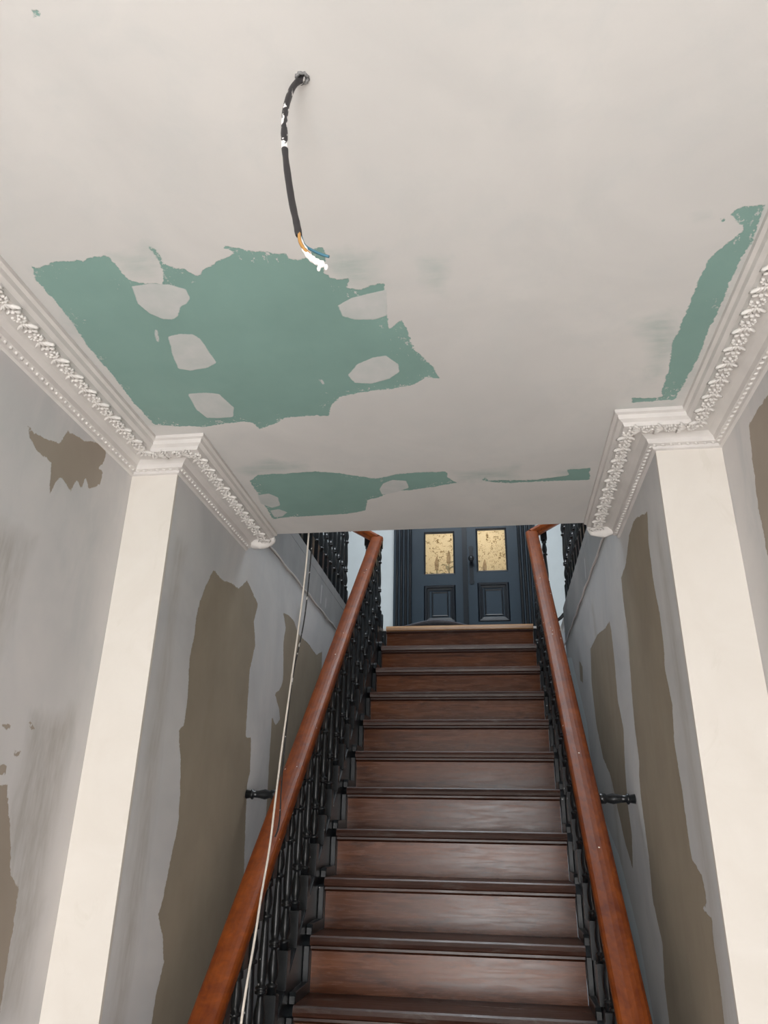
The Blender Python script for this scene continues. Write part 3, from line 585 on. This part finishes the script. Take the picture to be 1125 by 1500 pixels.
# ---------------------------------------------------------------- cables
root = empty('ceiling_cable', (-.245, .728, H), 'thick black electric cable hanging bare-ended from the hall ceiling', 'cable')
CB = [(-.245,.728,H+.03),(-.245,.728,H-.004),(-.251,.725,2.634),(-.257,.72,2.611),(-.261,.715,2.566),(-.260,.715,2.524),(-.256,.72,2.476),(-.244,.725,2.403),(-.234,.725,2.359),(-.229,.725,2.335)]
pts = spline(CB, 6); bm = bmesh.new()
tube(bm, pts, .0048, 10, [.0047+.0008*(mnoise.noise(Vector((0, 0, i*.4)))) for i in range(len(pts))]); child(obj('sheath', bm, M_sheath, smooth=True), root)
bm = bmesh.new()
tube(bm, [(-.245+(.0085+.0012*math.sin(a*2.3))*math.cos(a*PI/10), .728+(.0085+.0012*math.sin(a*2.3))*math.sin(a*PI/10), H-.0015) for a in range(21)], .0026, 7)
child(obj('ragged_hole_rim', bm, simple('grey_hole_rim', (.20, .20, .20), .6, .4, .5, 120)), root)
bm = bmesh.new(); lathe(bm, [(.0, H-.0012), (.0085, H-.0012), (.0085, H-.0002), (0, H-.0002)], 14, (-.245, .728), False); child(obj('hole_shade_disc', bm, M_dark), root)  # flat dark disc on the ceiling, its colour stands for the hole's shade
bm = bmesh.new(); tube(bm, spline([(-.2285,.7235,2.340),(-.226,.722,2.322),(-.219,.722,2.308),(-.211,.7225,2.298)], 5), .0024, 6); child(obj('brown_wire', bm, M_yel), root)
bm = bmesh.new(); tube(bm, spline([(-.228,.7275,2.340),(-.222,.729,2.322),(-.210,.73,2.312),(-.198,.731,2.305),(-.188,.731,2.300)], 5), .0020, 6); child(obj('blue_wire', bm, M_blue), root)
bm = bmesh.new(); tube(bm, spline([(-.2295,.7255,2.340),(-.223,.725,2.318),(-.213,.724,2.298),(-.203,.722,2.286),(-.192,.72,2.278)], 5), .0038, 7, [.0016+.0026*min(1, i/8)*(1+.25*math.sin(i*2.1)) for i in range(21)])
blobby(bm, (-.194, .72, 2.277), (.0055, .004, .0035), 6, 4); blobby(bm, (-.198, .722, 2.274), (.0028, .0028, .005), 6, 4); blobby(bm, (-.188, .72, 2.273), (.0028, .0028, .005), 6, 4)
child(obj('plaster_caked_wire', bm, M_pw), root)

WC = [(-.60,2.02,LAND+.007),(-.66,2.40,LAND+.007),(-.685,2.56,LAND+.006),(-.688,2.61,LAND-.03),(-.688,2.62,2.676),(-.693,2.62,2.488),(-.701,2.60,2.271),(-.706,2.52,1.899),(-.694,2.44,1.722),(-.677,2.35,1.565),(-.662,2.25,1.445),(-.650,2.18,1.353),(-.630,2.05,1.182),(-.60,1.93,.95),(-.575,1.86,.60),(-.56,1.845,.37),(-.50,1.86,.366)]
bm = bmesh.new(); tube(bm, spline(WC, 7), .0034, 8); tag(obj('hanging_cable', bm, M_cable, smooth=True), 'thin white cable hanging in front of the left handrail', 'cable')
DC = [(-.62,2.30,LAND+.006),(-.665,2.55,LAND+.006),(-.676,2.63,LAND-.03),(-.677,2.64,2.677),(-.688,2.64,2.359),(-.718,2.64,2.141),(-.730,2.64,1.959),(-.729,2.62,1.774),(-.712,2.565,1.640),(-.716,2.54,1.590)]
bm = bmesh.new(); tube(bm, spline(DC, 7), .0026, 7); tag(obj('dark_cord', bm, M_cord, smooth=True), 'dark paint-flecked cord hanging just behind the white cable', 'cord')

# ---------------------------------------------------------------- mat on the landing
bm = bmesh.new(); nx_, ny_ = 26, 10; g = []
for i in range(nx_+1):
    row = []
    for j in range(ny_+1):
        u = i/nx_; v = j/ny_; x = -.62+.52*u; hump = math.sin(PI*u)**1.2
        row.append((x, 4.885+.42*v, LAND+.006+.050*hump*math.exp(-(v/.35)**2)))
    g.append(row)
top = [[bm.verts.new(p) for p in r] for r in g]; bot = [[bm.verts.new((p[0], p[1], p[2]-.0055)) for p in r] for r in g]
for i in range(nx_):
    for j in range(ny_):
        bm.faces.new((top[i][j], top[i+1][j], top[i+1][j+1], top[i][j+1])); bm.faces.new((bot[i][j], bot[i][j+1], bot[i+1][j+1], bot[i+1][j]))
for i in range(nx_):
    bm.faces.new((top[i][0], bot[i][0], bot[i+1][0], top[i+1][0])); bm.faces.new((top[i][ny_], top[i+1][ny_], bot[i+1][ny_], bot[i][ny_]))
for j in range(ny_):
    bm.faces.new((top[0][j], top[0][j+1], bot[0][j+1], bot[0][j])); bm.faces.new((top[nx_][j], bot[nx_][j], bot[nx_][j+1], top[nx_][j+1]))
tag(obj('doormat', bm, M_mat, smooth=True), 'blue-grey mat with a raised front edge at the left door', 'mat')

# ---------------------------------------------------------------- plants seen through the glass
def plant(x, y, hgt, nleaf, label, seed):
    r = random.Random(seed); root = empty('potted_plant', (x, y, LAND), label, 'plant')
    bm = bmesh.new(); lathe(bm, [(.036, LAND), (.046, LAND+.13), (.051, LAND+.13), (.051, LAND+.16), (.045, LAND+.16), (.042, LAND+.14), (0.001, LAND+.14)], 16, (x, y)); child(obj('pot', bm, M_pot), root)
    bm = bmesh.new(); tube(bm, [(x, y, LAND+.14), (x+.004, y, LAND+hgt*.6), (x, y, LAND+hgt-.1)], .006, 6); child(obj('stem', bm, M_leaf), root)
    bm = bmesh.new(); tube(bm, [(x, y, LAND+hgt-.12), (x, y, LAND+hgt-.06), (x+.002, y, LAND+hgt)], .01, 7, [.014, .019, .005]); child(obj('flower_spike', bm, M_flower), root)
    for k in range(nleaf):
        a = r.uniform(0, 6.28); z = LAND+hgt*(.62+.28*k/nleaf); l = r.uniform(.06, .11); bm = bmesh.new(); pts = []
        for t in range(6):
            u = t/5; pts.append((Vector((x+math.cos(a)*l*u, y+math.sin(a)*l*u, z+.07*u-.05*u*u)), .016*math.sin(PI*min(.98, .12+u*.88))))
        s = Vector((-math.sin(a), math.cos(a), 0))
        L = [bm.verts.new(p+s*w) for p, w in pts]; C = [bm.verts.new(p-Vector((0, 0, .003))) for p, w in pts]; Rr = [bm.verts.new(p-s*w) for p, w in pts]
        for i in range(5): bm.faces.new((L[i], C[i], C[i+1], L[i+1])); bm.faces.new((C[i], Rr[i], Rr[i+1], C[i+1]))
        child(obj('leaf', bm, M_leaf), root)
plant(-.425, 5.96, .90, 5, 'spiky potted plant behind the left door glass, left one of two', 1)
plant(-.322, 5.96, .95, 11, 'leafy potted plant behind the left door glass, nearer its right edge', 2)
plant(-.02, 5.96, .86, 3, 'small spiky potted plant behind the right door glass', 3)
